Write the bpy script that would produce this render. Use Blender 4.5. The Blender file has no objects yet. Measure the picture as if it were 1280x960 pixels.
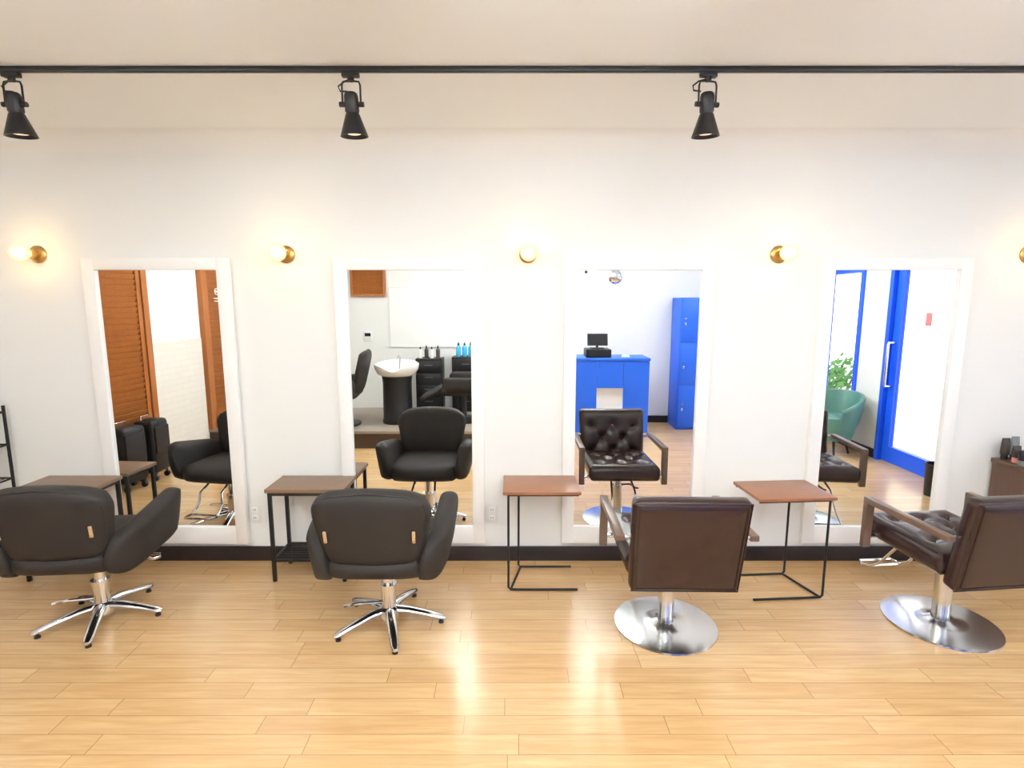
import bpy, bmesh, math, random
from mathutils import Vector, Matrix
random.seed(7)
S = bpy.context.scene
COL = S.collection
PI = math.pi
R = math.radians

# ------------------------------------------------------------------ materials
def lin(c):
    return tuple(((v/255)/12.92 if v/255 <= .04045 else ((v/255+.055)/1.055)**2.4) for v in c) + (1,)

def mat(name, c, rough=.5, metal=0, coat=0, bump=0, bs=80, var=.08, vs=5, spec=.5, emit=None, es=0, stretch=None):
    m = bpy.data.materials.new(name); m.use_nodes = True
    nt = m.node_tree; n = nt.nodes; l = nt.links
    p = n['Principled BSDF']
    tc = n.new('ShaderNodeTexCoord'); mp = n.new('ShaderNodeMapping')
    l.new(tc.outputs['Object'], mp.inputs['Vector'])
    if stretch: mp.inputs['Scale'].default_value = stretch
    nz = n.new('ShaderNodeTexNoise'); nz.inputs['Scale'].default_value = vs; nz.inputs['Detail'].default_value = 5
    l.new(mp.outputs['Vector'], nz.inputs['Vector'])
    mx = n.new('ShaderNodeMix'); mx.data_type = 'RGBA'
    b = lin(c)
    mx.inputs[6].default_value = tuple(v*(1-var) for v in b[:3]) + (1,)
    mx.inputs[7].default_value = tuple(min(1, v*(1+var)) for v in b[:3]) + (1,)
    l.new(nz.outputs['Fac'], mx.inputs[0])
    l.new(mx.outputs[2], p.inputs['Base Color'])
    p.inputs['Roughness'].default_value = rough
    p.inputs['Metallic'].default_value = metal
    p.inputs['Coat Weight'].default_value = coat
    p.inputs['Coat Roughness'].default_value = .12
    p.inputs['Specular IOR Level'].default_value = spec
    if bump:
        n2 = n.new('ShaderNodeTexNoise'); n2.inputs['Scale'].default_value = bs; n2.inputs['Detail'].default_value = 3
        l.new(mp.outputs['Vector'], n2.inputs['Vector'])
        bp = n.new('ShaderNodeBump'); bp.inputs['Strength'].default_value = bump; bp.inputs['Distance'].default_value = .01
        l.new(n2.outputs['Fac'], bp.inputs['Height']); l.new(bp.outputs['Normal'], p.inputs['Normal'])
    if emit:
        p.inputs['Emission Color'].default_value = lin(emit); p.inputs['Emission Strength'].default_value = es
    return m

def floor_material():
    m = bpy.data.materials.new('honey_plank_floor'); m.use_nodes = True
    nt = m.node_tree; n = nt.nodes; l = nt.links; p = n['Principled BSDF']
    def math_(op, a, b=None):
        x = n.new('ShaderNodeMath'); x.operation = op
        for i, v in enumerate((a, b)):
            if v is None: continue
            if isinstance(v, (int, float)): x.inputs[i].default_value = v
            else: l.new(v, x.inputs[i])
        return x.outputs[0]
    tc = n.new('ShaderNodeTexCoord'); sp = n.new('ShaderNodeSeparateXYZ')
    l.new(tc.outputs['Object'], sp.inputs[0])
    r = math_('DIVIDE', sp.outputs['Y'], .094)
    row = math_('FLOOR', r); fr = math_('FRACT', r)
    wn = n.new('ShaderNodeTexWhiteNoise'); wn.noise_dimensions = '1D'; l.new(row, wn.inputs['W'])
    xs = math_('ADD', math_('DIVIDE', sp.outputs['X'], .78), math_('MULTIPLY', wn.outputs['Value'], 5.0))
    col = math_('FLOOR', xs); fx = math_('FRACT', xs)
    cb = n.new('ShaderNodeCombineXYZ'); l.new(col, cb.inputs[0]); l.new(row, cb.inputs[1])
    w2 = n.new('ShaderNodeTexWhiteNoise'); w2.noise_dimensions = '2D'; l.new(cb.outputs[0], w2.inputs['Vector'])
    mp = n.new('ShaderNodeMapping'); mp.inputs['Scale'].default_value = (2.2, 30, 1)
    l.new(tc.outputs['Object'], mp.inputs['Vector'])
    off = n.new('ShaderNodeVectorMath'); off.operation = 'ADD'
    l.new(mp.outputs[0], off.inputs[0])
    sc = n.new('ShaderNodeVectorMath'); sc.operation = 'SCALE'; sc.inputs['Scale'].default_value = 31.0
    l.new(w2.outputs['Color'], sc.inputs[0]); l.new(sc.outputs[0], off.inputs[1])
    nz = n.new('ShaderNodeTexNoise'); nz.inputs['Scale'].default_value = 1.6; nz.inputs['Detail'].default_value = 6
    nz.inputs['Distortion'].default_value = .6
    l.new(off.outputs[0], nz.inputs['Vector'])
    t = math_('ADD', math_('MULTIPLY', w2.outputs['Value'], .22), math_('MULTIPLY', nz.outputs['Fac'], .78))
    cr = n.new('ShaderNodeValToRGB')
    e = cr.color_ramp.elements
    e[0].position = .2; e[0].color = lin((190, 149, 101))
    e[1].position = .8; e[1].color = lin((219, 184, 137))
    k = cr.color_ramp.elements.new(.5); k.color = lin((205, 167, 119))
    l.new(t, cr.inputs[0])
    s1 = math_('LESS_THAN', fr, .026); s2 = math_('LESS_THAN', fx, .0038)
    seam = math_('MAXIMUM', s1, s2)
    mx = n.new('ShaderNodeMix'); mx.data_type = 'RGBA'
    l.new(math_('MULTIPLY', seam, .62), mx.inputs[0]); l.new(cr.outputs[0], mx.inputs[6])
    mx.inputs[7].default_value = lin((104, 70, 40))
    l.new(mx.outputs[2], p.inputs['Base Color'])
    p.inputs['Roughness'].default_value = .23
    p.inputs['Specular IOR Level'].default_value = .9
    bp = n.new('ShaderNodeBump'); bp.inputs['Strength'].default_value = .2; bp.inputs['Distance'].default_value = .002
    l.new(math_('SUBTRACT', 1.0, seam), bp.inputs['Height']); l.new(bp.outputs[0], p.inputs['Normal'])
    return m

def brick_material(name, c1, c2, mortar, w, h, rough=.6):
    m = bpy.data.materials.new(name); m.use_nodes = True
    nt = m.node_tree; n = nt.nodes; l = nt.links; p = n['Principled BSDF']
    tc = n.new('ShaderNodeTexCoord'); sp = n.new('ShaderNodeSeparateXYZ'); cb = n.new('ShaderNodeCombineXYZ')
    l.new(tc.outputs['Object'], sp.inputs[0])
    ad = n.new('ShaderNodeMath'); ad.operation = 'ADD'
    l.new(sp.outputs['X'], ad.inputs[0]); l.new(sp.outputs['Y'], ad.inputs[1])
    l.new(ad.outputs[0], cb.inputs[0]); l.new(sp.outputs['Z'], cb.inputs[1])
    b = n.new('ShaderNodeTexBrick'); l.new(cb.outputs[0], b.inputs['Vector'])
    b.inputs['Color1'].default_value = lin(c1); b.inputs['Color2'].default_value = lin(c2); b.inputs['Mortar'].default_value = lin(mortar)
    b.inputs['Scale'].default_value = 1; b.inputs['Brick Width'].default_value = w; b.inputs['Row Height'].default_value = h
    b.inputs['Mortar Size'].default_value = .004
    l.new(b.outputs['Color'], p.inputs['Base Color']); p.inputs['Roughness'].default_value = rough
    return m

def glass_material():
    m = bpy.data.materials.new('clear_glass'); m.use_nodes = True
    nt = m.node_tree; n = nt.nodes; l = nt.links
    n.remove(n['Principled BSDF'])
    t = n.new('ShaderNodeBsdfTransparent'); g = n.new('ShaderNodeBsdfGlossy'); g.inputs['Roughness'].default_value = .02
    nz = n.new('ShaderNodeTexNoise'); nz.inputs['Scale'].default_value = 3
    mr = n.new('ShaderNodeMapRange'); mr.inputs['To Min'].default_value = .04; mr.inputs['To Max'].default_value = .08
    l.new(nz.outputs['Fac'], mr.inputs[0])
    mx = n.new('ShaderNodeMixShader'); l.new(mr.outputs[0], mx.inputs[0])
    l.new(t.outputs[0], mx.inputs[1]); l.new(g.outputs[0], mx.inputs[2])
    l.new(mx.outputs[0], n['Material Output'].inputs['Surface'])
    return m

def globe_material():
    m = bpy.data.materials.new('glowing_globe_glass'); m.use_nodes = True
    nt = m.node_tree; n = nt.nodes; l = nt.links
    n.remove(n['Principled BSDF'])
    t = n.new('ShaderNodeBsdfTransparent'); e = n.new('ShaderNodeEmission')
    lw = n.new('ShaderNodeLayerWeight'); lw.inputs['Blend'].default_value = .35
    cr = n.new('ShaderNodeMix'); cr.data_type = 'RGBA'
    cr.inputs[6].default_value = lin((255, 246, 214)); cr.inputs[7].default_value = lin((255, 208, 118))
    l.new(lw.outputs['Facing'], cr.inputs[0]); l.new(cr.outputs[2], e.inputs['Color'])
    e.inputs['Strength'].default_value = 1.6
    mx = n.new('ShaderNodeMixShader'); mx.inputs[0].default_value = .58
    l.new(t.outputs[0], mx.inputs[1]); l.new(e.outputs[0], mx.inputs[2])
    l.new(mx.outputs[0], n['Material Output'].inputs['Surface'])
    return m

W_WALL = mat('white_plaster', (242, 243, 242), .85, bump=.04, bs=140, var=.006, vs=2)
W_CEIL = mat('ceiling_plaster', (247, 250, 250), .9, bump=.04, bs=140, var=.006, vs=2)
W_FRAME = mat('white_paint_frame', (253, 253, 253), .4, var=.002)
W_PLASTIC = mat('white_plastic', (240, 240, 238), .35, var=.02)
W_MATTE = mat('white_matte_panel', (248, 248, 248), .85, var=.01)
W_EDGE = mat('pale_grey_edge', (216, 217, 219), .7, var=.02)
MIRROR = mat('mirror_silver', (247, 250, 249), 0.0, metal=1, var=.004, vs=1)
FLOOR = floor_material()
BASEB = mat('dark_baseboard', (36, 28, 30), .45, var=.15)
BLK = mat('charcoal_leather', (45, 41, 40), .6, bump=.08, bs=320, var=.1, spec=.28)
BRN = mat('espresso_leather', (46, 28, 27), .27, bump=.06, bs=260, var=.16, spec=.5)
CHROME = mat('chrome', (232, 234, 238), .12, metal=1, var=.03)
STEEL = mat('polished_steel', (226, 228, 230), .19, metal=1, var=.05, vs=14)
BRASS = mat('brass', (208, 168, 100), .32, metal=1, var=.08)
TAN = mat('pale_tan_metal', (206, 180, 140), .45, metal=.3, var=.08)
ARMW = mat('arm_wood', (104, 82, 68), .3, var=.3, vs=6, stretch=(8, 1.5, 8))
WALNUT = mat('walnut_top', (124, 98, 78), .4, var=.3, vs=5, stretch=(1.5, 14, 8))
REDW = mat('reddish_wood_top', (146, 98, 70), .36, var=.2, vs=5, stretch=(1.5, 14, 8))
BMET = mat('black_metal', (22, 22, 25), .42, var=.1)
BPLA = mat('black_plastic', (26, 26, 29), .45, var=.1, spec=.35)
RUB = mat('dark_grey_rubber', (40, 40, 42), .6, var=.1)
CABW = mat('dark_cabinet_wood', (92, 66, 50), .45, var=.3, vs=5, stretch=(10, 10, 1.5))
ORW = mat('orange_wood', (164, 98, 46), .4, var=.25, vs=4, stretch=(8, 8, 1.2))
BLUE = mat('blue_paint', (28, 96, 222), .45, var=.05)
BLUE_SHADE = mat('blue_gap_shade', (20, 74, 182), .5, var=.05)  # darker copy of the locker blue, paints shade between the doors
BLUED = mat('blue_door_paint', (22, 88, 234), .4, var=.05)
TEAL = mat('grey_teal_leather', (84, 132, 122), .36, var=.12, bump=.08, bs=200)
PORC = mat('white_porcelain', (244, 244, 244), .1, var=.01)
GREY = mat('platform_tile', (152, 140, 128), .5, var=.1)
STEPW = mat('dark_step_wood', (74, 56, 46), .45, var=.2)
TILE = brick_material('white_wall_tile', (236, 231, 224), (233, 228, 221), (228, 223, 216), .2, .06)
GLASS = glass_material()
GLOBE = globe_material()
LEAF = mat('green_leaves', (86, 152, 66), .45, var=.35, vs=9)
GROUND = mat('pale_paving', (205, 205, 203), .8, var=.08)
FILAM = mat('glowing_filament', (255, 238, 200), .3, var=.01, emit=(255, 204, 112), es=120)
SPOTB = mat('spot_bulb', (255, 224, 200), .3, var=.01, emit=(255, 206, 170), es=1.0)
TUBE = mat('fluorescent_tube', (255, 255, 255), .5, var=.01, emit=(248, 252, 250), es=39)
SCREEN = mat('dark_screen', (30, 32, 40), .12, var=.2)
RED = mat('red_sticker', (222, 120, 120), .5, var=.05)
AQUA = mat('aqua_bottle', (60, 165, 205), .25, var=.06)
AMBER = mat('dark_bottle', (60, 50, 46), .25, var=.1)
PINK = mat('pink_cap', (205, 130, 120), .4, var=.05)
GREYP = mat('grey_plastic', (120, 122, 126), .4, var=.05)

# ------------------------------------------------------------------ mesh builder
class M:
    def __init__(s): s.bm = bmesh.new()
    def box(s, c, d, rot=None, bev=0, seg=2):
        vs = bmesh.ops.create_cube(s.bm, size=1)['verts']
        bmesh.ops.scale(s.bm, vec=d, verts=vs)
        if bev:
            es = list({e for v in vs for e in v.link_edges})
            rr = bmesh.ops.bevel(s.bm, geom=es, offset=min(bev, min(d)*.49), segments=seg, affect='EDGES', profile=.5)
            vs = list({v for f in rr['faces'] for v in f.verts})
        mt = Matrix.Translation(c)
        if rot is not None: mt = mt @ rot
        bmesh.ops.transform(s.bm, matrix=mt, verts=vs)
        return s
    def ab(s, a, b, bev=0):
        a = Vector(a); b = Vector(b)
        d = b-a
        return s.box((a+b)/2, (abs(d.x), abs(d.y), abs(d.z)), bev=bev)
    def cyl(s, p0, p1, r0, r1=None, seg=20):
        p0 = Vector(p0); p1 = Vector(p1); d = p1-p0
        q = Vector((0, 0, 1)).rotation_difference(d.normalized()).to_matrix().to_4x4()
        bmesh.ops.create_cone(s.bm, cap_ends=True, segments=seg, radius1=r0, radius2=r0 if r1 is None else r1, depth=d.length,
                              matrix=Matrix.Translation((p0+p1)/2) @ q)
        return s
    def sph(s, c, r, seg=16, sc=(1, 1, 1)):
        bmesh.ops.create_uvsphere(s.bm, u_segments=seg, v_segments=max(6, seg//2+2), radius=r,
                                  matrix=Matrix.Translation(c) @ Matrix.Diagonal((*sc, 1)))
        return s
    def tube(s, pts, r, seg=10, closed=False):
        pts = [Vector(p) for p in pts]; n = len(pts); rings = []; nrm = None
        for i, p in enumerate(pts):
            if closed: t = (pts[(i+1) % n]-pts[i-1]).normalized()
            else: t = (pts[min(i+1, n-1)]-pts[max(i-1, 0)]).normalized()
            if nrm is None:
                a = Vector((0, 0, 1)) if abs(t.z) < .9 else Vector((1, 0, 0))
                nrm = (a-t*a.dot(t)).normalized()
            else:
                nrm = (nrm-t*nrm.dot(t)).normalized()
            bn = t.cross(nrm)
            rings.append([s.bm.verts.new(p+r*(math.cos(2*PI*k/seg)*nrm+math.sin(2*PI*k/seg)*bn)) for k in range(seg)])
        for i in range(n if closed else n-1):
            a = rings[i]; b = rings[(i+1) % n]
            for k in range(seg): s.bm.faces.new((a[k], a[(k+1) % seg], b[(k+1) % seg], b[k]))
        if not closed:
            s.bm.faces.new(rings[0][::-1]); s.bm.faces.new(rings[-1])
        return s
    def lathe(s, prof, seg=32, mt=None, sc=(1, 1)):
        mt = mt or Matrix.Identity(4); rings = []
        for r, z in prof:
            if r < 1e-6: rings.append([s.bm.verts.new(mt @ Vector((0, 0, z)))])
            else: rings.append([s.bm.verts.new(mt @ Vector((r*sc[0]*math.cos(2*PI*k/seg), r*sc[1]*math.sin(2*PI*k/seg), z))) for k in range(seg)])
        for a, b in zip(rings, rings[1:]):
            for k in range(seg):
                k2 = (k+1) % seg
                if len(a) == 1 and len(b) == 1: continue
                if len(a) == 1: s.bm.faces.new((a[0], b[k2], b[k]))
                elif len(b) == 1: s.bm.faces.new((a[k], a[k2], b[0]))
                else: s.bm.faces.new((a[k], a[k2], b[k2], b[k]))
        return s
    def cushion(s, w, h, tf, tb, r, fn, n=22, m=None, p=4, tuft=None):
        m = m or n; bm = s.bm
        def sp(k, q): return math.sin(PI/2*(2*k/q-1)*.999)/math.sin(PI/2*.999)
        fr = {}; bk = {}
        hw, hh = w/2, h/2
        for i in range(n+1):
            for j in range(m+1):
                u, v = sp(i, n), sp(j, m)
                x, y = u*hw, v*hh
                qx, qy = max(abs(x)-(hw-r), 0)/r, max(abs(y)-(hh-r), 0)/r
                if qx > 0 and qy > 0:
                    a = qx*math.sqrt(max(0, 1-qy*qy/2)); b = qy*math.sqrt(max(0, 1-qx*qx/2))
                    x = math.copysign(hw-r+a*r, x); y = math.copysign(hh-r+b*r, y)
                e = max(abs(u), abs(v)); t = max(0, 1-e**p)**(.5)
                d1 = tf*t
                if tuft: d1 += tuft(x, y)*min(1, t*1.3)
                if i in (0, n) or j in (0, m):
                    fr[i, j] = bk[i, j] = bm.verts.new(fn(x, y, 0))
                else:
                    fr[i, j] = bm.verts.new(fn(x, y, d1)); bk[i, j] = bm.verts.new(fn(x, y, -tb*t))
        for i in range(n):
            for j in range(m):
                bm.faces.new((fr[i, j], fr[i+1, j], fr[i+1, j+1], fr[i, j+1]))
                q = (bk[i, j], bk[i, j+1], bk[i+1, j+1], bk[i+1, j])
                if len({id(v) for v in q}) == 4:
                    try: bm.faces.new(q)
                    except ValueError: pass
        return s
    def prism(s, poly, a, b, axis='x', bev=0):
        def P(u, v, t): return {'x': (t, u, v), 'y': (u, t, v), 'z': (u, v, t)}[axis]
        A = [s.bm.verts.new(P(u, v, a)) for u, v in poly]; B_ = [s.bm.verts.new(P(u, v, b)) for u, v in poly]
        fs = [s.bm.faces.new(A[::-1]), s.bm.faces.new(B_)]
        n = len(poly)
        for k in range(n): fs.append(s.bm.faces.new((A[k], A[(k+1) % n], B_[(k+1) % n], B_[k])))
        if bev:
            es = list({e for f in fs for e in f.edges})
            bmesh.ops.bevel(s.bm, geom=es, offset=bev, segments=2, affect='EDGES', profile=.5)
        return s
    def build(s, name, material, parent=None, ang=38, loc=None, rotz=0):
        bm = s.bm
        bmesh.ops.recalc_face_normals(bm, faces=bm.faces[:])
        for f in bm.faces: f.smooth = True
        for e in bm.edges:
            e.smooth = not (len(e.link_faces) == 2 and e.calc_face_angle(0) > R(ang))
        me = bpy.data.meshes.new(name); bm.to_mesh(me); bm.free()
        me.materials.append(material)
        o = bpy.data.objects.new(name, me); COL.objects.link(o)
        if parent: o.parent = parent
        if loc: o.location = loc
        if rotz: o.rotation_euler.z = rotz
        return o

def tag(o, label, cat, group=None, kind=None):
    o['label'] = label; o['category'] = cat
    if group: o['group'] = group
    if kind: o['kind'] = kind
    return o
def thing(name, label, cat, loc=(0, 0, 0), rz=0, group=None, kind=None):
    o = bpy.data.objects.new(name, None); COL.objects.link(o)
    o.empty_display_size = .1
    o.location = loc; o.rotation_euler = (0, 0, rz)
    return tag(o, label, cat, group, kind)
def dup(o, parent=None):
    c = o.copy(); COL.objects.link(c)
    if parent: c.parent = parent
    for ch in [x for x in bpy.data.objects if x.parent == o]: dup(ch, c)
    return c
def copy_thing(o, label, loc, rz=0):
    c = dup(o); c.location = loc; c.rotation_euler = (0, 0, rz); c['label'] = label
    return c
def struct(o, label, cat): return tag(o, label, cat, kind='structure')

# ------------------------------------------------------------------ room shell
XL, XR, YB, ZC = -3.6, 3.78, -4.1, 2.54
struct(M().ab((XL-.15, YB-.15, -.1), (XR+.15, .15, 0)).build('floor', FLOOR), 'honey coloured plank floor of the salon', 'floor')
struct(M().ab((XL-.15, YB-.15, ZC), (XR+.15, .15, ZC+.1)).build('ceiling', W_CEIL), 'plain off white ceiling above the mirrors', 'ceiling')
struct(M().ab((XL-.15, 0, 0), (XR+.15, .12, ZC)).build('wall_front', W_WALL), 'long white wall carrying the four mirrors', 'wall')
cv = M(); rc_ = .14
poly = [(0.0, ZC)] + [(-rc_+rc_*math.cos(a), ZC-rc_+rc_*math.sin(a)) for a in [PI/2*k/20 for k in range(21)]]
cv.prism(poly, XL, XR, 'x')
struct(cv.build('trim_2', W_WALL), 'soft rounded cove where the mirror wall meets the ceiling', 'cove')
struct(M().ab((XL-.12, YB, 0), (XL, 0, ZC)).build('wall_left', W_WALL), 'white side wall with wooden louver doors, seen in the leftmost mirror', 'wall')
struct(M().ab((XL-.12, YB-.12, 0), (XR+.12, YB, ZC)).build('wall_back', W_WALL), 'white back wall behind the blue counter, seen in the mirrors', 'wall')
DY0, DY1, WY0, WY1 = -2.34, -1.26, -3.58, -2.76
wr = M()
for y0, y1, z0, z1 in ((YB, WY0, 0, ZC), (WY0, WY1, 0, .45), (WY0, WY1, 2.0, ZC), (WY1, DY0, 0, ZC), (DY0, DY1, 2.1, ZC), (DY1, 0, 0, ZC)):
    wr.ab((XR, y0, z0), (XR+.12, y1, z1))
struct(wr.build('wall_right', W_WALL), 'white side wall with the blue entrance door, seen in the rightmost mirror', 'wall')
struct(M().ab((XL, -.014, 0), (XR, 0, .095), bev=.004).build('baseboard_front', BASEB), 'dark baseboard under the four mirrors', 'baseboard')
bl = M().ab((XL, -.84, 0), (XL+.014, -.02, .095)).ab((XL, -2.64, 0), (XL+.014, -1.92, .095))
struct(bl.build('baseboard_left', BASEB), 'dark baseboard beside the louver doors', 'baseboard')
struct(M().ab((-.34, YB, 0), (XR, YB+.014, .095)).build('baseboard_back', BASEB), 'dark baseboard on the wall behind the blue counter', 'baseboard')
struct(M().ab((XR-.014, YB+.02, 0), (XR, DY0-.01, .095)).build('baseboard_right', BASEB), 'dark baseboard under the blue window', 'baseboard')
struct(M().ab((XL, -2.68, .095), (XL+.02, -1.91, 1.23)).build('trim_1', TILE), 'whitish tiled lower wall between the two louver doors', 'wall tiling')
pf = struct(M().ab((XL, YB, 0), (-.34, -2.72, .17)).build('raised_platform', STEPW), 'raised floor with dark step carrying the shampoo basin', 'platform')
M().ab((XL, YB, .17), (-.34, -2.70, .2)).build('platform_top', GREY, pf)
struct(M().ab((XR+.12, -7, -.12), (9, 2, -.02)).build('ground_outside', GROUND), 'pale paving outside the entrance door', 'ground')

def louver(name, y0, y1, z0, z1, label):
    f = M(); w = .07
    x0, x1 = XL, XL+.045
    f.ab((x0, y0, z0), (x1+.015, y0+w, z1)).ab((x0, y1-w, z0), (x1+.015, y1, z1)).ab((x0, y0+w, z1-w), (x1+.015, y1-w, z1))
    root = struct(f.build(name, ORW), label, 'door')
    p = M(); a, b = y0+w, y1-w
    p.ab((x0, a, z0+.01), (x0+.012, b, z1-w))
    p.ab((x0, a, z0+.01), (x1, a+.05, z1-w)).ab((x0, b-.05, z0+.01), (x1, b, z1-w)).ab((x0, a, z0+.01), (x1, b, z0+.12))
    z = z0+.14
    while z < z1-w-.03:
        p.box((x0+.026, (a+b)/2, z), (.008, b-a-.1, .062), rot=Matrix.Rotation(R(24), 4, 'Y')); z += .05
    p.build('louver_panel', ORW, root)
    M().sph((x1+.03, b-.03 if y0 > -2.5 else a+.03, z0+.95), .022).cyl((x1-.005, b-.03 if y0 > -2.5 else a+.03, z0+.95), (x1+.03, b-.03 if y0 > -2.5 else a+.03, z0+.95), .008).build('door_knob', BRASS, root)
    return root
louver('door_1', -1.88, -.82, 0, 2.12, 'wide orange brown louver door behind the black wheeled cases')
d2 = louver('door_2', -3.72, -2.70, .2, 2.2, 'orange brown louver door with a small white round sign')
sg = M().tube([(XL+.062, -2.96+.035*math.cos(a), 1.74+.035*math.sin(a)) for a in [k*PI/10 for k in range(20)]], .006, 6, True)
sg.ab((XL+.045, -3.01, 1.655), (XL+.064, -2.91, 1.67)).ab((XL+.045, -2.995, 1.625), (XL+.064, -2.925, 1.64))
sg.sph((XL+.058, -2.96, 1.74), .014)
sg.build('door_sign', W_PLASTIC, d2)

# blue entrance door and window in the right wall
def blue_frame(y0, y1, z0, z1, w, x0, x1, sill=True):
    f = M().ab((x0, y0, z0), (x1, y0+w, z1)).ab((x0, y1-w, z0), (x1, y1, z1)).ab((x0, y0+w, z1-w), (x1, y1-w, z1))
    if sill: f.ab((x0, y0+w, z0), (x1, y1-w, z0+w))
    return f
dr = struct(blue_frame(DY0, DY1, 0, 2.1, .055, XR-.02, XR+.12, False).build('door_3', BLUED), 'blue framed glass entrance door, seen in the rightmost mirror', 'door')
a0, a1 = DY0+.06, DY1-.06; st = .095
lf = M().ab((XR+.02, a0, .01), (XR+.065, a0+st, 2.03)).ab((XR+.02, a1-st, .01), (XR+.065, a1, 2.03)).ab((XR+.02, a0+st, 1.93), (XR+.065, a1-st, 2.03)).ab((XR+.02, a0+st, .01), (XR+.065, a1-st, .17))
leaf = lf.build('door_leaf', BLUED, dr)
M().ab((XR+.038, a0+st, .17), (XR+.046, a1-st, 1.93)).build('pane', GLASS, leaf)
hy = a0+st*.5
M().tube([(XR+.02, hy, .78), (XR-.045, hy, .78), (XR-.05, hy, .8), (XR-.05, hy, 1.2), (XR-.045, hy, 1.22), (XR+.02, hy, 1.22)], .014).build('door_handle', STEEL, leaf)
M().ab((XR-.03, -1.70, 1.96), (XR+.02, -1.45, 2.02), bev=.008).tube([(XR-.01, -1.68, 2.0), (XR-.03, -1.95, 2.04), (XR, -1.82, 2.06)], .008).build('door_closer', STEEL, leaf)
M().ab((XR+.033, -1.88, 1.40), (XR+.039, -1.81, 1.52)).build('sticker', RED, leaf)
wd = struct(blue_frame(WY0, WY1, .45, 2.0, .055, XR-.02, XR+.12).build('window_1', BLUED), 'blue framed window behind the teal armchair', 'window')
M().ab((XR+.04, WY0+.055, .505), (XR+.05, WY1-.055, 1.945)).build('pane', GLASS, wd)

# ------------------------------------------------------------------ mirrors
def make_mirror():
    t = thing('wall_mirror', '', 'mirror', group='wall mirrors')
    w, z0, z1, fw = .866, .125, 1.862, .072
    f = M()
    f.ab((-w/2, -.034, z0), (-w/2+fw, 0, z1), bev=.002).ab((w/2-fw, -.034, z0), (w/2, 0, z1), bev=.002)
    f.ab((-w/2+fw-.002, -.0338, z1-.066), (w/2-fw+.002, 0, z1), bev=.002).ab((-w/2+fw-.002, -.0338, z0), (w/2-fw+.002, 0, z0+.108), bev=.002)
    f.build('mirror_frame', W_FRAME, t)
    M().ab((-w/2+fw-.004, -.016, z0+.1), (w/2-fw+.004, -.006, z1-.06)).build('mirror_glass', MIRROR, t)
    return t
mr = make_mirror()
mr['label'] = 'white framed wall mirror reflecting the orange louver doors'
mr.location = (-2.067, 0, 0); mr.rotation_euler.z = R(-1.8)
copy_thing(mr, 'white framed wall mirror reflecting the shampoo basin and black chairs', (-.603, 0, 0))
copy_thing(mr, 'white framed wall mirror reflecting the blue reception counter', (.742, 0, 0), R(-.55))
copy_thing(mr, 'white framed wall mirror reflecting the blue entrance door', (2.236, 0, 0), R(-.3))

# ------------------------------------------------------------------ sconces
def make_sconce():
    t = thing('wall_sconce', '', 'wall lamp', group='globe wall sconces')
    ry = Matrix.Rotation(R(90), 4, 'X')      # local z -> -y
    M().lathe([(0, 0), (.050, 0), (.050, .008), (.044, .014), (.028, .018), (0, .018)], 32, ry).build('backplate', BRASS, t)
    M().lathe([(0, .016), (.018, .016), (.018, .03), (.024, .036), (.024, .066), (.027, .068), (.027, .076), (0, .076)], 28, ry).build('socket', BRASS, t)
    pr = [(0, .07), (.016, .072), (.018, .082)]
    for k in range(1, 15):
        a = -PI/2+.42+(PI-.42)*k/14
        pr.append((max(0, .048*math.cos(a)), .124+.048*math.sin(a)))
    pr[-1] = (0, pr[-1][1])
    bu = M().lathe(pr, 28, ry).build('bulb', GLOBE, t)
    M().sph((0, -.122, 0), .021, 16, (1, 1.25, 1)).build('filament', FILAM, bu)
    return t
sc = make_sconce()
sc['label'] = 'globe bulb brass sconce on the wall left of the leftmost mirror'
sc.location = (-2.755, 0, 1.885)
copy_thing(sc, 'globe bulb brass sconce between the louver door mirror and the shampoo basin mirror', (-1.312, 0, 1.885))
copy_thing(sc, 'globe bulb brass sconce facing straight out between the two middle mirrors', (.093, 0, 1.885))
copy_thing(sc, 'globe bulb brass sconce between the blue counter mirror and the entrance door mirror', (1.55, 0, 1.885))
copy_thing(sc, 'globe bulb brass sconce cut by the right edge, right of the rightmost mirror', (3.0, 0, 1.885))

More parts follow.
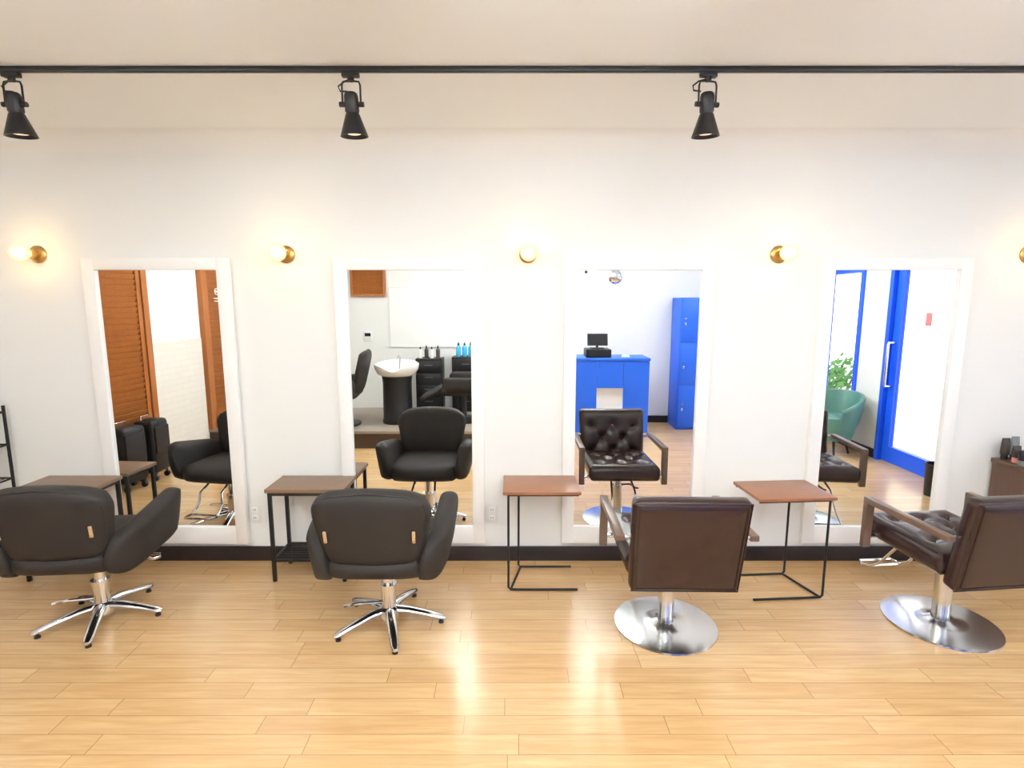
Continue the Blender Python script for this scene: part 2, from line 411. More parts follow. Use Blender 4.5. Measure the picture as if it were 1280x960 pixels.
# ------------------------------------------------------------------ track and spotlights
TY = -.90
tag(M().ab((XL+.02, TY-.012, ZC-.02), (XR-.02, TY+.012, ZC), bev=.003).ab((XL+.03, TY-.005, ZC-.022), (XR-.03, TY+.005, ZC-.019)).build('light_track', BMET),
    'long black lighting track running across the ceiling', 'light track')
def make_spot():
    t = thing('track_spotlight', '', 'spotlight', group='black track spotlights')
    M().box((0, 0, -.010), (.07, .025, .02), bev=.004).cyl((0, 0, -.018), (0, 0, -.034), .013).build('track_adapter', BMET, t)
    tilt = Matrix.Translation((0, 0, -.122)) @ Matrix.Rotation(R(4), 4, 'X') @ Matrix.Rotation(R(-2), 4, 'Y')
    y = M().tube([(-.037, 0, -.130), (-.037, 0, -.050), (-.032, 0, -.036), (-.016, 0, -.034), (.016, 0, -.034), (.032, 0, -.036), (.037, 0, -.050), (.037, 0, -.130)], .004, 8)
    y.build('yoke', BMET, t)
    for q in (-1, 1):
        M().cyl((q*.029, 0, -.122), (q*.049, 0, -.122), .010).build('knob', BMET, t)
    b = M().lathe([(0, .045), (.019, .045), (.025, .040), (.028, .030), (.028, -.026), (.025, -.031), (.025, -.036), (.0, -.036)], 28, tilt); b.build('lamp_body', BMET, t)
    c = M().lathe([(.024, -.032), (.028, -.038), (.054, -.116), (.056, -.121), (.052, -.121), (.026, -.046), (.018, -.042)], 32, tilt); c.build('lamp_shade', BMET, t)
    M().lathe([(0, -.050), (.023, -.051), (.042, -.102), (.026, -.111), (0, -.113)], 24, tilt).build('bulb', SPOTB, t)
    M().tube([(-.01, .01, -.025), (-.032, .015, -.03), (-.056, .015, -.048), (-.05, .02, -.064), (-.02, .02, -.066)], .0035, 8).build('cord', BMET, t)
    return t
sp = make_spot()
sp['label'] = 'black track spotlight at the left edge, nearest the leftmost sconce'
sp.location = (-2.01, TY, ZC-.02)
copy_thing(sp, 'black track spotlight above the mirror reflecting the shampoo basin', (-.648, TY, ZC-.02))
copy_thing(sp, 'black track spotlight above the mirror reflecting the blue counter', (.788, TY, ZC-.02), R(8))

# ------------------------------------------------------------------ ceiling strip lights (behind the photographer's position, one pair glaring on the floor, the rest added to brighten the room)
cl = thing('ceiling_light', 'unseen white strip light on the ceiling that lights the salon', 'ceiling light', (-.53, -2.30, ZC), group='ceiling strip lights')
M().box((0, 0, -.01), (.32, 1.3, .02), bev=.006).box((0, .625, -.055), (.28, .02, .09), bev=.003).box((0, -.625, -.055), (.28, .02, .09), bev=.003).build('housing', W_PLASTIC, cl)
for q in (-1, 1):
    M().cyl((q*.09, -.615, -.075), (q*.09, .615, -.075), .029).build('lamp_tube', TUBE, cl)
for x, y in ((.9, -2.30), (-2.3, -2.32), (2.6, -2.32), (.2, -3.6)):  # unseen extra copies, added only to light the room
    copy_thing(cl, cl['label'], (x, y, ZC), 0 if y > -3 else PI/2)

# ------------------------------------------------------------------ side tables
def make_frame_table():
    t = thing('side_table', '', 'side table', group='dark wood side tables')
    w, d, h = .45, .26, .562
    M().box((0, 0, h-.011), (w, d, .022), bev=.003).build('tabletop', WALNUT, t)
    for sx in (-1, 1):
        for sy in (-1, 1):
            M().box((sx*(w/2-.022), sy*(d/2-.018), (h-.022)/2), (.02, .02, h-.022), bev=.002).build('leg', BMET, t)
    r = M(); x, y = w/2-.022, d/2-.018
    r.box((0, y, h-.032), (2*x-.02, .016, .018)).box((0, -y, h-.032), (2*x-.02, .016, .018)).box((x, 0, h-.032), (.016, 2*y-.02, .018)).box((-x, 0, h-.032), (.016, 2*y-.02, .018))
    r.build('top_rail', BMET, t)
    s = M()
    s.box((0, y, .13), (2*x-.02, .014, .014)).box((0, -y, .13), (2*x-.02, .014, .014)).box((x, 0, .13), (.014, 2*y-.02, .014)).box((-x, 0, .13), (.014, 2*y-.02, .014))
    for k in range(1, 7): s.box((0, -y+2*y*k/7, .135), (2*x-.01, .008, .008))
    s.build('wire_shelf', BMET, t)
    return t
ft = make_frame_table()
ft['label'] = 'dark wood side table with wire shelf under the leftmost mirror'
ft.location = (-2.61, -.155, 0)
copy_thing(ft, 'dark wood side table with wire shelf between the two black chairs', (-1.178, -.155, 0))

def make_c_table(side):
    t = thing('c_shaped_side_table', '', 'side table', group='C shaped side tables')
    h = .582
    M().box((0, 0, h-.009), (.43, .30, .018), bev=.003).build('tabletop', REDW, t)
    xs = side*.185; xe = -side*.205; z0 = .007; r = .0065
    M().tube([(xe, -.135, z0), (xs-side*.012, -.135, z0), (xs, -.135, z0+.012), (xs, -.135, h-.02)], r, 8).build('leg', BMET, t)
    xr = xs-side*.06
    M().tube([(xe+side*.01, .135, z0), (xr-side*.012, .135, z0), (xr, .135, z0+.012), (xr, .135, h-.02)], r, 8).build('leg', BMET, t)
    M().tube([(xs-side*.012, -.135, z0), (xr-side*.012, .135, z0)], r, 8).build('floor_bar', BMET, t)
    M().tube([(xs, -.137, h-.024), (xr, .137, h-.024)], r, 8).tube([(xs, -.13, h-.024), (xe, -.13, h-.024)], r*.9, 8).tube([(xr, .13, h-.024), (xe, .13, h-.024)], r*.9, 8).build('top_support', BMET, t)
    return t
ct = make_c_table(-1); ct.location = (.165, -.235, 0)
ct['label'] = 'reddish wood C shaped side table between the two middle mirrors'
ct2 = make_c_table(1); ct2.location = (1.51, -.33, 0); ct2.rotation_euler.z = R(4)
ct2['label'] = 'reddish wood C shaped side table between the two brown chairs'

# ------------------------------------------------------------------ chairs
def footrest(t, y1=.43, z1=.11, w=.12, r=.008):
    f = M()
    pts = [(-.07, .12, .35), (-.08, .22, .30), (-.09, y1-.07, z1+.05), (-w+.015, y1, z1)]
    f.tube(pts, r, 8); f.tube([(-x, y, z) for x, y, z in pts], r, 8)
    f.tube([(-w+.015, y1, z1), (-w, y1+.035, z1-.005), (-w+.015, y1+.065, z1), (w-.015, y1+.065, z1), (w, y1+.035, z1-.005), (w-.015, y1, z1)], r, 8)
    f.tube([(-w+.015, y1, z1), (w-.015, y1, z1)], r, 8)
    f.build('footrest', CHROME, t)

def make_black_chair():
    t = thing('black_styling_chair', '', 'salon chair', group='black styling chairs')
    ca, sa = math.cos(R(9)), math.sin(R(9))
    def seatf(x, y, d): return Vector((x, y-.02, .425+d))
    M().cushion(.55, .56, .058, .075, .19, seatf, 22, p=5).build('seat', BLK, t)
    def backf(x, y, d):
        return Vector((x*(1+.13*(y/.2)), -.245-sa*(y+.19)+ca*d+.45*x*x, .622+ca*y+sa*d-.18*max(0, y)*x*x/.06))
    bk = M().cushion(.505, .375, .062, .056, .115, backf, 26, p=6).build('backrest', BLK, t)
    M().tube([backf(x, y, -.034) for x, y in [(-.220, -.165), (-.237, -.1), (-.241, 0), (-.238, .08), (-.217, .145), (-.15, .177), (0, .183), (.15, .177), (.217, .145), (.238, .08), (.241, 0), (.237, -.1), (.220, -.165)]], .003, 6).build('piping', BLK, bk)
    for s in (-1, 1):
        def armf(x, y, d, s=s):
            yy = x-.02; zz = .478+y*(1+.45*x)+.12*x
            rear = max(0, -x-.05)
            X = .276+.16*(zz-.48)+d-.9*rear*rear-.25*max(0, x-.12)**1.5
            return Vector((s*X, yy, zz))
        M().cushion(.53, .26, .056, .052, .118, armf, 22, p=5).build('armrest', BLK, t)
        c = backf(s*.196, -.02, -.055)
        bp_ = M().box(c+Vector((0, -.004, 0)), (.014, .010, .056), rot=Matrix.Rotation(R(s*10), 4, 'Z') @ Matrix.Rotation(R(9), 4, 'X'), bev=.003).build('buckle_plate', TAN, t)
        for dz in (.017, -.018):
            M().cyl(c+Vector((0, -.006, dz)), c+Vector((0, -.012, dz)), .0045).build('rivet', BRASS, bp_)
    M().box((0, 0, .345), (.2, .22, .03), bev=.006).build('seat_mount', BMET, t)
    M().cyl((0, 0, .06), (0, 0, .335), .026).cyl((0, 0, .05), (0, 0, .20), .036).cyl((0, 0, .19), (0, 0, .215), .042).build('column', CHROME, t)
    M().lathe([(0, .030), (.05, .030), (.06, .055), (.052, .085), (.036, .095), (0, .095)], 28).build('hub', CHROME, t)
    for k in range(5):
        a = R(-144+72*k)
        rot = Matrix.Rotation(a, 4, 'Z')
        l = M()
        prof = [(.035, .075, .028, .020), (.1, .070, .025, .017), (.19, .052, .023, .014), (.25, .036, .021, .013), (.27, .030, .019, .012), (.284, .028, .012, .008)]
        rings = []
        for x, z, hw, hh in prof:
            rings.append([l.bm.verts.new(rot @ Vector((x, hw*math.cos(q), z+hh*math.sin(q)))) for q in [2*PI*i/12 for i in range(12)]])
        for A, B_ in zip(rings, rings[1:]):
            for i in range(12): l.bm.faces.new((A[i], A[(i+1) % 12], B_[(i+1) % 12], B_[i]))
        l.bm.faces.new(rings[0]); l.bm.faces.new(rings[-1])
        lg = l.build('leg', CHROME, t)
        q = rot @ Vector((.262, 0, 0))
        M().cyl((q.x, q.y, 0), (q.x, q.y, .010), .013).cyl((q.x, q.y, .008), (q.x, q.y, .026), .008).build('glide', RUB, lg)
    M().tube([(-.03, -.01, .115), (-.14, -.03, .118), (-.19, -.035, .112), (-.215, -.035, .105)], .009, 8).build('pump_pedal', CHROME, t)
    footrest(t, .30, .17, .11)
    return t
bc = make_black_chair()
bc['label'] = 'black padded styling chair on chrome star base facing the louver door mirror'
bc.location = (-2.10, -.64, 0); bc.rotation_euler.z = R(5)
copy_thing(bc, 'black padded styling chair on chrome star base in front of the shampoo basin mirror', (-.622, -.68, 0), R(0))

def make_brown_chair():
    t = thing('brown_styling_chair', '', 'salon chair', group='brown styling chairs')
    ba = R(10); ca, sa = math.cos(ba), math.sin(ba)
    def backf(x, y, d): return Vector((x*(1+.02*y/.2), -.25-sa*(y+.22)+ca*d, .555+ca*y+sa*d))
    btn = [(-.16, .10), (0, .10), (.16, .10), (-.08, .0), (.08, .0), (-.16, -.10), (0, -.10), (.16, -.10)]
    sb = [(-.15, -.1), (0, -.1), (.15, -.1), (-.075, .02), (.075, .02), (-.15, .14), (0, .14), (.15, .14)]
    def tufter(bt, lim):
        segs = [(a, b) for i, a in enumerate(bt) for b in bt[i+1:] if .05 < math.dist(a, b) < lim and abs(a[1]-b[1]) > .01]
        def f(x, y):
            d = 0
            for bx, by in bt: d -= .022*math.exp(-((x-bx)**2+(y-by)**2)/.0012)
            m = 1
            for (ax, ay), (cx, cy) in segs:
                L = (cx-ax)**2+(cy-ay)**2
                k = max(0, min(1, ((x-ax)*(cx-ax)+(y-ay)*(cy-ay))/L))
                m = min(m, math.hypot(x-ax-k*(cx-ax), y-ay-k*(cy-ay)))
            d -= .010*math.exp(-(m/.011)**2)
            return d
        return f
    b = M().cushion(.50, .46, .058, .040, .035, backf, 44, p=12, tuft=tufter(btn, .16)).build('backrest', BRN, t, ang=60)
    for x, y in btn:
        M().sph(backf(x, y, .038), .011, 10).build('button', BRN, b)
    cr8 = ((-1, -1), (-1, 0), (-1, 1), (0, 1), (1, 1), (1, 0), (1, -1), (0, -1))
    M().tube([backf(sx*.241, sy*.220, -.026) for sx, sy in cr8], .004, 6, True).build('piping', BRN, b)
    M().tube([backf(sx*.224, sy*.204, -.0385) for sx, sy in cr8], .0028, 6, True).build('piping', BRN, b)
    def seatf(x, y, d): return Vector((x, y+.035, .425+d+.03*y))
    s = M().cushion(.50, .50, .065, .06, .04, seatf, 44, p=12, tuft=tufter(sb, .16)).build('seat', BRN, t, ang=60)
    for x, y in sb: M().sph(seatf(x, y, .045), .011, 10).build('button', BRN, s)
    for sd in (-1, 1):
        x0, x1 = sd*.272, sd*.312
        ar = M().prism([(.205, .335), (.205, .606), (-.29, .600), (-.29, .574), (.176, .580), (.176, .335)], min(x0, x1), max(x0, x1), 'x', bev=.004).build('armrest', ARMW, t)
        M().cyl((sd*.235, .190, .39), (sd*.275, .190, .39), .012).build('arm_bolt', STEEL, ar)
        M().cyl((sd*.225, -.275, .587), (sd*.275, -.275, .587), .009).build('arm_bolt', STEEL, ar)
    M().box((0, 0, .352), (.22, .26, .028), bev=.005).build('seat_mount', BMET, t)
    M().cyl((0, 0, .03), (0, 0, .34), .030).cyl((0, 0, .02), (0, 0, .27), .040).build('column', STEEL, t)
    M().lathe([(0, 0), (.250, 0), (.253, .004), (.251, .010), (.22, .013), (.12, .017), (.06, .020), (.048, .028), (0, .028)], 56).build('base_disc', STEEL, t)
    M().tube([(.03, -.01, .265), (.10, -.03, .262), (.15, -.05, .225), (.17, -.05, .222)], .007, 8).build('pump_pedal', BMET, t)
    footrest(t, .38, .12, .11)
    return t
nc = make_brown_chair()
nc['label'] = 'brown leather tufted chair on round steel base facing the blue counter mirror'
nc.location = (.772, -.70, 0); nc.rotation_euler.z = R(-1)
copy_thing(nc, 'brown leather tufted chair on round steel base cut by the right edge', (2.172, -.68, 0), R(6))

# ------------------------------------------------------------------ outlets
ot = thing('wall_outlet', 'white wall outlet right of the louver door mirror', 'outlet', (-1.60, 0, .31), group='wall outlets')
M().box((0, -.004, 0), (.07, .008, .12), bev=.003).build('cover_plate', W_PLASTIC, ot)
for z in (-.026, .026):
    so = M().box((0, -.009, z), (.034, .004, .03), bev=.001).build('socket', W_FRAME, ot)
    for x in (-.006, .006):
        M().box((x, -.0112, z), (.003, .001, .011)).build('slot', BPLA, so)
copy_thing(ot, 'white wall outlet just left of the reddish table between the middle mirrors', (-.125, 0, .31))

# ------------------------------------------------------------------ right cabinet with tubes
cb = thing('drawer_cabinet', 'dark wood cabinet with product tubes on top at the right edge', 'cabinet', (3.2, -.19, 0))
M().ab((-.265, -.15, .05), (.265, .17, .65), bev=.003).ab((-.24, -.13, 0), (.24, .15, .05)).build('cabinet_body', CABW, cb)
M().ab((-.275, -.165, .65), (.275, .172, .675), bev=.003).build('cabinet_top', CABW, cb)
for k in range(3):
    dw = M().ab((-.25, -.165, .07+.192*k), (.25, -.149, .25+.192*k), bev=.002).build('drawer', CABW, cb)
    M().cyl((0, -.165, .16+.192*k), (0, -.185, .16+.192*k), .012).build('knob', BMET, dw)
def tube_bottle(label, loc, m1, m2, hgt=.12, r=.022, group='styling tubes on the dark cabinet'):
    t = thing('product_tube', label, 'product tube', loc, group=group)
    M().lathe([(0, .0), (r*.8, 0), (r*.8, .028), (0, .028)], 18).build('cap', m2, t)
    b = M().lathe([(0, .028), (r, .03), (r, .05), (r*.98, hgt*.7)], 18)
    ring = [v for v in b.bm.verts if abs(v.co.z-hgt*.7) < 1e-6]
    top = [b.bm.verts.new((v.co.x*1.15, v.co.y*.12, hgt)) for v in ring]
    for k in range(18): b.bm.faces.new((ring[k], ring[(k+1) % 18], top[(k+1) % 18], top[k]))
    b.bm.faces.new(top)
    b.build('tube', m1, t)
tube_bottle('black product tube nearest the wall mirror on the dark cabinet', (2.965, -.06, .675), AMBER, BPLA, .13)
tube_bottle('grey product tube on the dark cabinet, behind the pink capped one', (3.02, -.06, .675), GREYP, BPLA, .14)
tube_bottle('pink capped product tube on the dark cabinet at the right edge', (2.975, -.125, .675), AMBER, PINK, .10)
tube_bottle('short black product tube at the front of the dark cabinet', (2.955, -.19, .675), BPLA, GREYP, .09)

# ------------------------------------------------------------------ wheeled cases by the louver door
def make_case():
    t = thing('wheeled_case', '', 'case')
    M().box((0, 0, .315), (.24, .19, .49), bev=.04, seg=3).build('case_body', BPLA, t)
    M().box((0, .098, .38), (.19, .02, .24), bev=.008).build('front_pocket', BLK, t)
    M().tube([(-.05, -.05, .55), (-.05, -.05, .59), (.05, -.05, .59), (.05, -.05, .55)], .007, 8).build('handle', CHROME, t)
    for sx in (-1, 1):
        for sy in (-1, 1):
            M().cyl((sx*.085-.012, sy*.06, .026), (sx*.085+.012, sy*.06, .026), .026, seg=16).cyl((sx*.085, sy*.06, .03), (sx*.085, sy*.06, .085), .009, seg=10).build('caster', RUB, t)
    return t
c1 = make_case(); c1['group'] = 'black wheeled cases by the louver door'; c1.location = (-3.41, -1.28, 0); c1.rotation_euler.z = R(-80)
c1['label'] = 'black wheeled case before the louver door, left of the pair in the mirror'
copy_thing(c1, 'black wheeled case before the louver door, right of the pair in the mirror', (-3.41, -1.58, 0), R(-94))
# dark wire rack at the left edge
wk = thing('wire_rack', 'black wire rack cut by the left edge beside the dark wood table', 'rack', (-3.215, -.17, 0))
for sx in (-1, 1):
    for sy in (-1, 1):
        M().cyl((sx*.17, sy*.13, 0), (sx*.17, sy*.13, 1.0), .009, seg=10).build('post', BMET, wk)
for z in (.2, .55, .76, .96):
    s = M().tube([(-.17, -.13, z), (.17, -.13, z), (.17, .13, z), (-.17, .13, z)], .006, 8, True)
    for k in range(1, 9): s.cyl((-.17+.34*k/9, -.13, z), (-.17+.34*k/9, .13, z), .003, seg=6)
    s.build('wire_shelf', BMET, wk)
hd = thing('hair_dryer', 'dark grey hair dryer lying on the wire rack', 'hair dryer', (-3.15, -.17, .766), R(-10))
M().cyl((-.02, 0, .045), (.12, 0, .045), .04, .032, 20).sph((-.02, 0, .045), .04, 16).build('barrel', BPLA, hd)
M().tube([(0, 0, .045), (-.01, -.06, .04), (-.02, -.13, .03)], .017, 12).build('handle', BPLA, hd)
M().tube([(-.02, -.125, .03), (.03, -.14, .015), (.1, -.1, .008), (.13, -.04, .006), (.11, .06, .006)], .004, 8).build('cord', BPLA, hd)

# ------------------------------------------------------------------ reception counter, locker (behind the camera, seen in the mirror)
CX = -.14
rc = thing('reception_counter', 'bright blue reception counter with a square opening, seen in the mirror', 'counter', (1.25+CX, -3.5, 0))
f = M(); yf, yb = .24, -.24
ox0, ox1 = -.15, .165
f.ab((-.47, yf-.03, .0), (ox0-.004, yf, .93)).ab((ox0, yf-.03, .60), (ox1-.005, yf, .93)).ab((ox1, yf-.03, 0), (.47, yf, .93)).ab((ox0, yf-.03, 0), (ox1-.005, yf, .29))
f.ab((-.47, yb, 0), (-.44, yf-.03, .93)).ab((.44, yb, 0), (.47, yf-.03, .93)).ab((-.44, yb, .0), (.44, yb+.02, .5))
f.build('counter_body', BLUE, rc)
M().ab((-.48, yb-.01, .93), (.48, yf+.012, .96), bev=.003).build('countertop', BLUE, rc)
g = M().ab((ox0-.012, yf-.07, .27), (ox1+.01, yf-.03, .29)).ab((ox0-.012, yf-.07, .60), (ox1+.01, yf-.03, .62)).ab((ox0-.022, yf-.07, .29), (ox0-.002, yf-.03, .60)).ab((ox1-.003, yf-.07, .29), (ox1+.015, yf-.03, .60)).ab((ox0-.012, yf-.08, .28), (ox1+.01, yf-.07, .61))
g.build('niche_lining', W_FRAME, rc)
cd = thing('cash_drawer', 'black cash drawer under the monitor on the blue counter', 'cash drawer', (1.12+CX, -3.46, .96))
M().box((0, 0, .05), (.30, .3, .1), bev=.006).build('drawer_body', BPLA, cd)
M().box((0, .151, .05), (.27, .006, .07)).build('drawer_front', BMET, cd)
mo = thing('monitor', 'dark tablet monitor on the cash drawer', 'monitor', (1.12+CX, -3.46, 1.06))
M().box((0, 0, .006), (.16, .12, .012), bev=.003).cyl((0, -.02, .01), (0, -.02, .1), .015).build('stand', BPLA, mo)
ms = M().box((0, 0, .11), (.25, .016, .15), rot=Matrix.Rotation(R(14), 4, 'X'), bev=.006).build('screen_case', BPLA, mo)
M().box((0, .011, .11), (.225, .003, .125), rot=Matrix.Rotation(R(14), 4, 'X')).build('screen', SCREEN, ms)
tc_ = thing('card_stand', 'small white card stand on the blue counter', 'card stand', (1.46+CX, -3.42, .96))
M().box((0, 0, .05), (.09, .004, .1), rot=Matrix.Rotation(R(-10), 4, 'X')).build('card', W_PLASTIC, tc_)
M().box((0, -.005, .006), (.1, .05, .012), bev=.002).build('foot', W_PLASTIC, tc_)
lk = thing('locker', 'tall bright blue locker against the wall, seen in the mirror', 'locker', (2.34, -3.86, 0))
M().ab((-.3, -.22, 0), (.3, .19, 1.68), bev=.004).build('locker_body', BLUE, lk)
M().ab((-.292, .19, .03), (.292, .200, 1.66)).build('door_gap_shade', BLUE_SHADE, lk)  # darker sheet standing in for the shade in the door gaps
for i in range(2):
    for k in range(3):
        x0 = -.290+.293*i; z0 = .035+.543*k
        dd = M().ab((x0, .194, z0), (x0+.287, .206, z0+.538), bev=.002).build('locker_door', BLUE, lk)
        M().cyl((x0+.05, .206, z0+.30), (x0+.05, .216, z0+.30), .012, seg=16).build('lock', STEEL, dd)
        M().ab((x0+.04, .206, z0+.21), (x0+.06, .214, z0+.25), bev=.003).build('handle', STEEL, dd)
M().ab((.04, .206, 1.40), (.12, .211, 1.50)).build('notice', W_PLASTIC, lk)
pl = thing('globe_pendant', 'small shiny chrome globe pendant lamp above the blue counter', 'pendant lamp', (1.305+CX, -3.45, ZC))
M().cyl((0, 0, -.5), (0, 0, -.02), .004, seg=8).build('cord', BPLA, pl)
M().lathe([(0, 0), (.05, 0), (.05, -.015), (.02, -.03), (0, -.03)], 24).build('canopy', STEEL, pl)
M().cyl((0, 0, -.54), (0, 0, -.49), .022).build('socket', STEEL, pl)
M().sph((0, 0, -.62), .095, 32).build('globe', CHROME, pl)
M().tube([(.096*math.cos(2*PI*k/32), .096*math.sin(2*PI*k/32), -.62) for k in range(32)], .005, 8, True).build('globe_ring', STEEL, pl)
sm = thing('security_camera', 'small white security camera high on the wall behind the counter', 'camera', (1.02+CX, YB-.004, 2.02))
M().box((0, .01, 0), (.05, .02, .05), bev=.004).cyl((0, .015, 0), (0, .06, .01), .01).build('bracket', W_PLASTIC, sm)
M().cyl((0, .05, .012), (0, .15, -.01), .028).build('camera_body', W_PLASTIC, sm)
M().cyl((0, .148, -.01), (0, .155, -.011), .018).build('lens', BPLA, sm)

# ------------------------------------------------------------------ shampoo corner on the platform
PZ = .2
sb_ = thing('shampoo_basin', 'white shampoo basin on a black pedestal, seen in the mirror', 'shampoo basin', (-1.37, -3.22, PZ))
M().lathe([(0, 0), (.18, 0), (.18, .03), (.172, .06), (.168, .48), (.175, .53), (.178, .56), (0, .56)], 32, sc=(1, 1.15)).build('pedestal', BMET, sb_)
bo = M().lathe([(0, .545), (.16, .545), (.225, .585), (.255, .64), (.262, .675), (.262, .69), (.25, .697), (.232, .688), (.2, .63), (.12, .58), (0, .575)], 44)
for v in bo.bm.verts:
    if v.co.z > .59:
        k = (v.co.z-.59)/.10
        v.co.z -= k*.06*math.exp(-(v.co.x/.10)**2)*max(0, min(1, v.co.y/.15))
        v.co.z += k*.03*max(0, -v.co.y/.26)
bo.build('basin_bowl', PORC, sb_)
M().tube([(0, -.16, .60), (0, -.2, .74), (0, -.14, .78), (0, -.06, .74)], .011, 10).build('faucet', CHROME, sb_)
def make_shampoo_chair():
    t = thing('shampoo_chair', '', 'shampoo chair', group='black shampoo chairs')
    M().cushion(.5, .5, .06, .06, .08, lambda x, y, d: Vector((x, y, .38+d)), 14, p=6).build('seat', BLK, t)
    ba = R(14)
    M().cushion(.48, .52, .06, .05, .1, lambda x, y, d: Vector((x, -.24-math.sin(ba)*(y+.2)+math.cos(ba)*d+.4*x*x, .62+math.cos(ba)*y+math.sin(ba)*d)), 14, p=5).build('backrest', BLK, t)
    M().cushion(.42, .3, .04, .04, .08, lambda x, y, d: Vector((x, .36+.85*y+.3*d, .34-.45*y+d)), 12, p=5).build('leg_rest', BLK, t)
    for s in (-1, 1):
        M().cushion(.44, .16, .04, .04, .07, lambda x, y, d: Vector((s*(.28+d), x-.02, .48+y)), 12, p=5).build('armrest', BLK, t)
    M().lathe([(0, 0), (.24, 0), (.24, .02), (.07, .04), (.05, .06), (.05, .34), (0, .34)], 32).build('base', BPLA, t)
    return t
s1 = make_shampoo_chair(); s1.location = (-2.02, -3.06, PZ); s1.rotation_euler.z = R(84)
s1['label'] = 'black shampoo chair left of the white basin in the mirror'
copy_thing(s1, 'black reclined shampoo chair right of the white basin in the mirror', (-.60, -3.30, PZ), R(92))
def drawers(label, loc, w, h):
    t = thing('black_drawer_unit', label, 'drawer unit', loc, group='black drawer units by the back wall')
    M().ab((-w/2, -.15, .03), (w/2, .13, h), bev=.004).ab((-w/2+.02, -.13, 0), (w/2-.02, .11, .03)).build('unit_body', BPLA, t)
    n = 4
    for k in range(n):
        z0 = .05+k*(h-.07)/n
        d_ = M().ab((-w/2+.012, .13, z0), (w/2-.012, .146, z0+(h-.07)/n-.012), bev=.003).build('drawer', BMET, t)
        M().ab((-.05, .146, z0+.09), (.05, .154, z0+.097)).build('pull', GREYP, d_)
    return t
drawers('black drawer unit right of the white basin, carrying white and dark bottles', (-1.08, -3.93, PZ), .34, .70)
drawers('black drawer unit behind the reclined chair, carrying aqua bottles', (-.60, -3.93, PZ), .36, .72)
def bottle(name, label, loc, m1, h, r, group):
    t = thing(name, label, 'bottle', loc, group=group)
    M().lathe([(0, 0), (r, 0), (r, h*.62), (r*.7, h*.72), (r*.35, h*.76), (r*.35, h*.8), (0, h*.8)], 16).build('bottle_body', m1, t)
    M().lathe([(0, h*.79), (r*.42, h*.79), (r*.42, h*.9), (r*.15, h*.9), (r*.15, h), (0, h)], 12).tube([(0, 0, h*.97), (0, r*.9, h*.97), (0, r*1.1, h*.93)], r*.12, 6).build('pump', BPLA, t)
for k, (x, m_) in enumerate(((-1.20, W_PLASTIC), (-1.12, AMBER), (-1.05, W_PLASTIC), (-.97, AMBER))):
    bottle('pump_bottle', 'small white pump bottle on the black drawer unit' if m_ is W_PLASTIC else 'small dark pump bottle on the black drawer unit', (x, -3.90, PZ+.70), m_, .15+.02*(k % 2), .027, 'white pump bottles' if m_ is W_PLASTIC else 'dark pump bottles')
for x in (-.70, -.62, -.54):
    bottle('pump_bottle', 'aqua pump bottle on the black drawer unit behind the reclined chair', (x, -3.90, PZ+.72), AQUA, .19, .032, 'aqua pump bottles')
wb = thing('wall_board', 'large plain white board on the wall behind the shampoo basin', 'board', (-1.1, YB, 1.42))
M().ab((-.53, 0, -.39), (.53, .012, .39)).build('panel', W_MATTE, wb)
M().ab((-.536, 0, .388), (.536, .014, .394)).ab((-.536, 0, -.394), (.536, .014, -.388)).ab((-.536, 0, -.394), (-.53, .014, .394)).ab((.53, 0, -.394), (.536, .014, .394)).build('board_frame', W_EDGE, wb)
lv = thing('louver_vent', 'brown wooden louver vent high on the wall above the basin', 'vent', (-1.9, YB, 1.9))
M().ab((-.23, 0, -.2), (-.2, .04, .2)).ab((.2, 0, -.2), (.23, .04, .2)).ab((-.2, 0, .17), (.2, .04, .2)).ab((-.2, 0, -.2), (.2, .04, -.17)).ab((-.2, 0, -.17), (.2, .006, .17)).build('vent_frame', ORW, lv)
v = M()
for k in range(7): v.box((0, .022, -.145+.048*k), (.4, .008, .05), rot=Matrix.Rotation(R(-25), 4, 'X'))
v.build('slat', ORW, lv)
th = thing('wall_controller', 'small white wall controller with dark display below the louver vent', 'controller', (-1.93, YB, 1.17))
M().box((0, .008, 0), (.11, .016, .13), bev=.004).build('controller_case', W_PLASTIC, th)
M().box((0, .017, .025), (.08, .003, .045)).build('display', SCREEN, th)

# ------------------------------------------------------------------ teal armchair, shrub, umbrella stand
ac = thing('tub_armchair', 'teal green tub armchair under the window, seen in the mirror', 'armchair', (3.42, -2.56, 0), R(60))
b = M(); rings = []
for i in range(33):
    a = R(-130+260*i/32); q = abs(i-16)/16
    zt = .67-.16*q*q; wv = (math.cos(-PI/2+a), math.sin(-PI/2+a))
    rings.append([b.bm.verts.new((wv[0]*r_, wv[1]*r_, z_)) for r_, z_ in ((.19, .17), (.255, .36), (.295, zt-.02), (.285, zt), (.26, zt), (.25, zt-.03), (.21, .36), (.16, .2))])
for A, B_ in zip(rings, rings[1:]):
    for k in range(8): b.bm.faces.new((A[k], A[(k+1) % 8], B_[(k+1) % 8], B_[k]))
b.bm.faces.new(rings[0]); b.bm.faces.new(rings[-1])
b.build('shell', TEAL, ac)
M().lathe([(0, .17), (.2, .17), (.225, .25), (.235, .36), (.22, .41), (.12, .43), (0, .432)], 36).build('seat', TEAL, ac)
for k in range(4):
    a = R(45+90*k)
    M().cyl((.19*math.cos(a), .19*math.sin(a), 0), (.14*math.cos(a), .14*math.sin(a), .19), .01, .016, 12).build('leg', BMET, ac)
sh = thing('shrub', 'green leafy shrub outside the blue window', 'shrub', (4.4, -4.18, -.02))
lv_ = M()
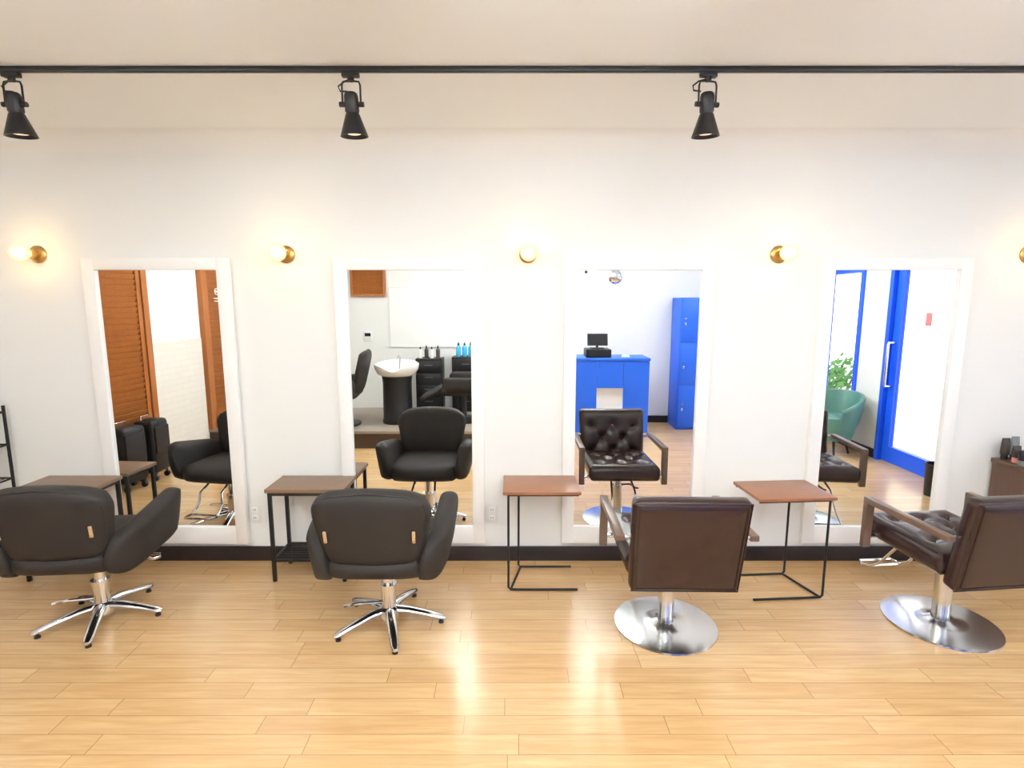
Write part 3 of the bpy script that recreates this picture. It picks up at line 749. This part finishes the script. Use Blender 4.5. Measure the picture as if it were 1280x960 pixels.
for k in range(380):
    v1 = Vector((random.gauss(0, 1), random.gauss(0, 1), random.gauss(0, 1))).normalized()*random.uniform(.2, 1)
    c = Vector((v1.x*.30, v1.y*.31, .60+v1.z*.34)); n_ = Vector((random.uniform(-1, 1), random.uniform(-1, 1), random.uniform(-.2, 1))).normalized()
    u = n_.orthogonal().normalized(); w = n_.cross(u); L = random.uniform(.07, .12)
    vs = [lv_.bm.verts.new(c+p) for p in (u*0, u*L*.5+w*L*.25, u*L, u*L*.5-w*L*.25)]
    lv_.bm.faces.new(vs)
lv_.build('foliage', LEAF, sh)
M().cyl((0, 0, 0), (0, 0, .6), .03, .015, 10).tube([(0, 0, .25), (.1, .08, .5), (.2, .1, .75)], .012, 8).tube([(0, 0, .2), (-.12, -.05, .5), (-.18, -.12, .8)], .012, 8).build('stem', CABW, sh)
us = thing('umbrella_stand', 'small black umbrella stand beside the entrance door', 'umbrella stand', (3.55, -1.22, 0))
M().lathe([(0, 0), (.07, 0), (.078, .26), (.083, .27), (.073, .27), (.065, .02), (0, .02)], 28).build('stand_body', BMET, us)
M().tube([(.078*math.cos(2*PI*k/24), .078*math.sin(2*PI*k/24), .27) for k in range(24)], .006, 8, True).build('rim', BMET, us)

# ------------------------------------------------------------------ light: daylight outside
w = bpy.data.worlds.new('daylight'); S.world = w; w.use_nodes = True
nt = w.node_tree; bg = nt.nodes['Background']
grad = nt.nodes.new('ShaderNodeTexSky')
try: grad.sky_type = 'HOSEK_WILKIE'; grad.turbidity = 8
except Exception: pass
mx = nt.nodes.new('ShaderNodeMix'); mx.data_type = 'RGBA'; mx.inputs[0].default_value = .04
mx.inputs[6].default_value = (1, .99, .97, 1)
nt.links.new(grad.outputs[0], mx.inputs[7]); nt.links.new(mx.outputs[2], bg.inputs['Color'])
bg.inputs['Strength'].default_value = 3.0

# ------------------------------------------------------------------ camera
cam = bpy.data.cameras.new('camera'); co = bpy.data.objects.new('camera', cam); COL.objects.link(co)
cam.sensor_width = 36; cam.lens = 680/1280*36; cam.clip_start = .05
co.location = (0, -3.24, 1.6); co.rotation_euler = (R(90-8.36), 0, 0)
S.camera = co
S.view_settings.view_transform = 'Standard'
S.view_settings.look = 'None'
S.view_settings.exposure = 0
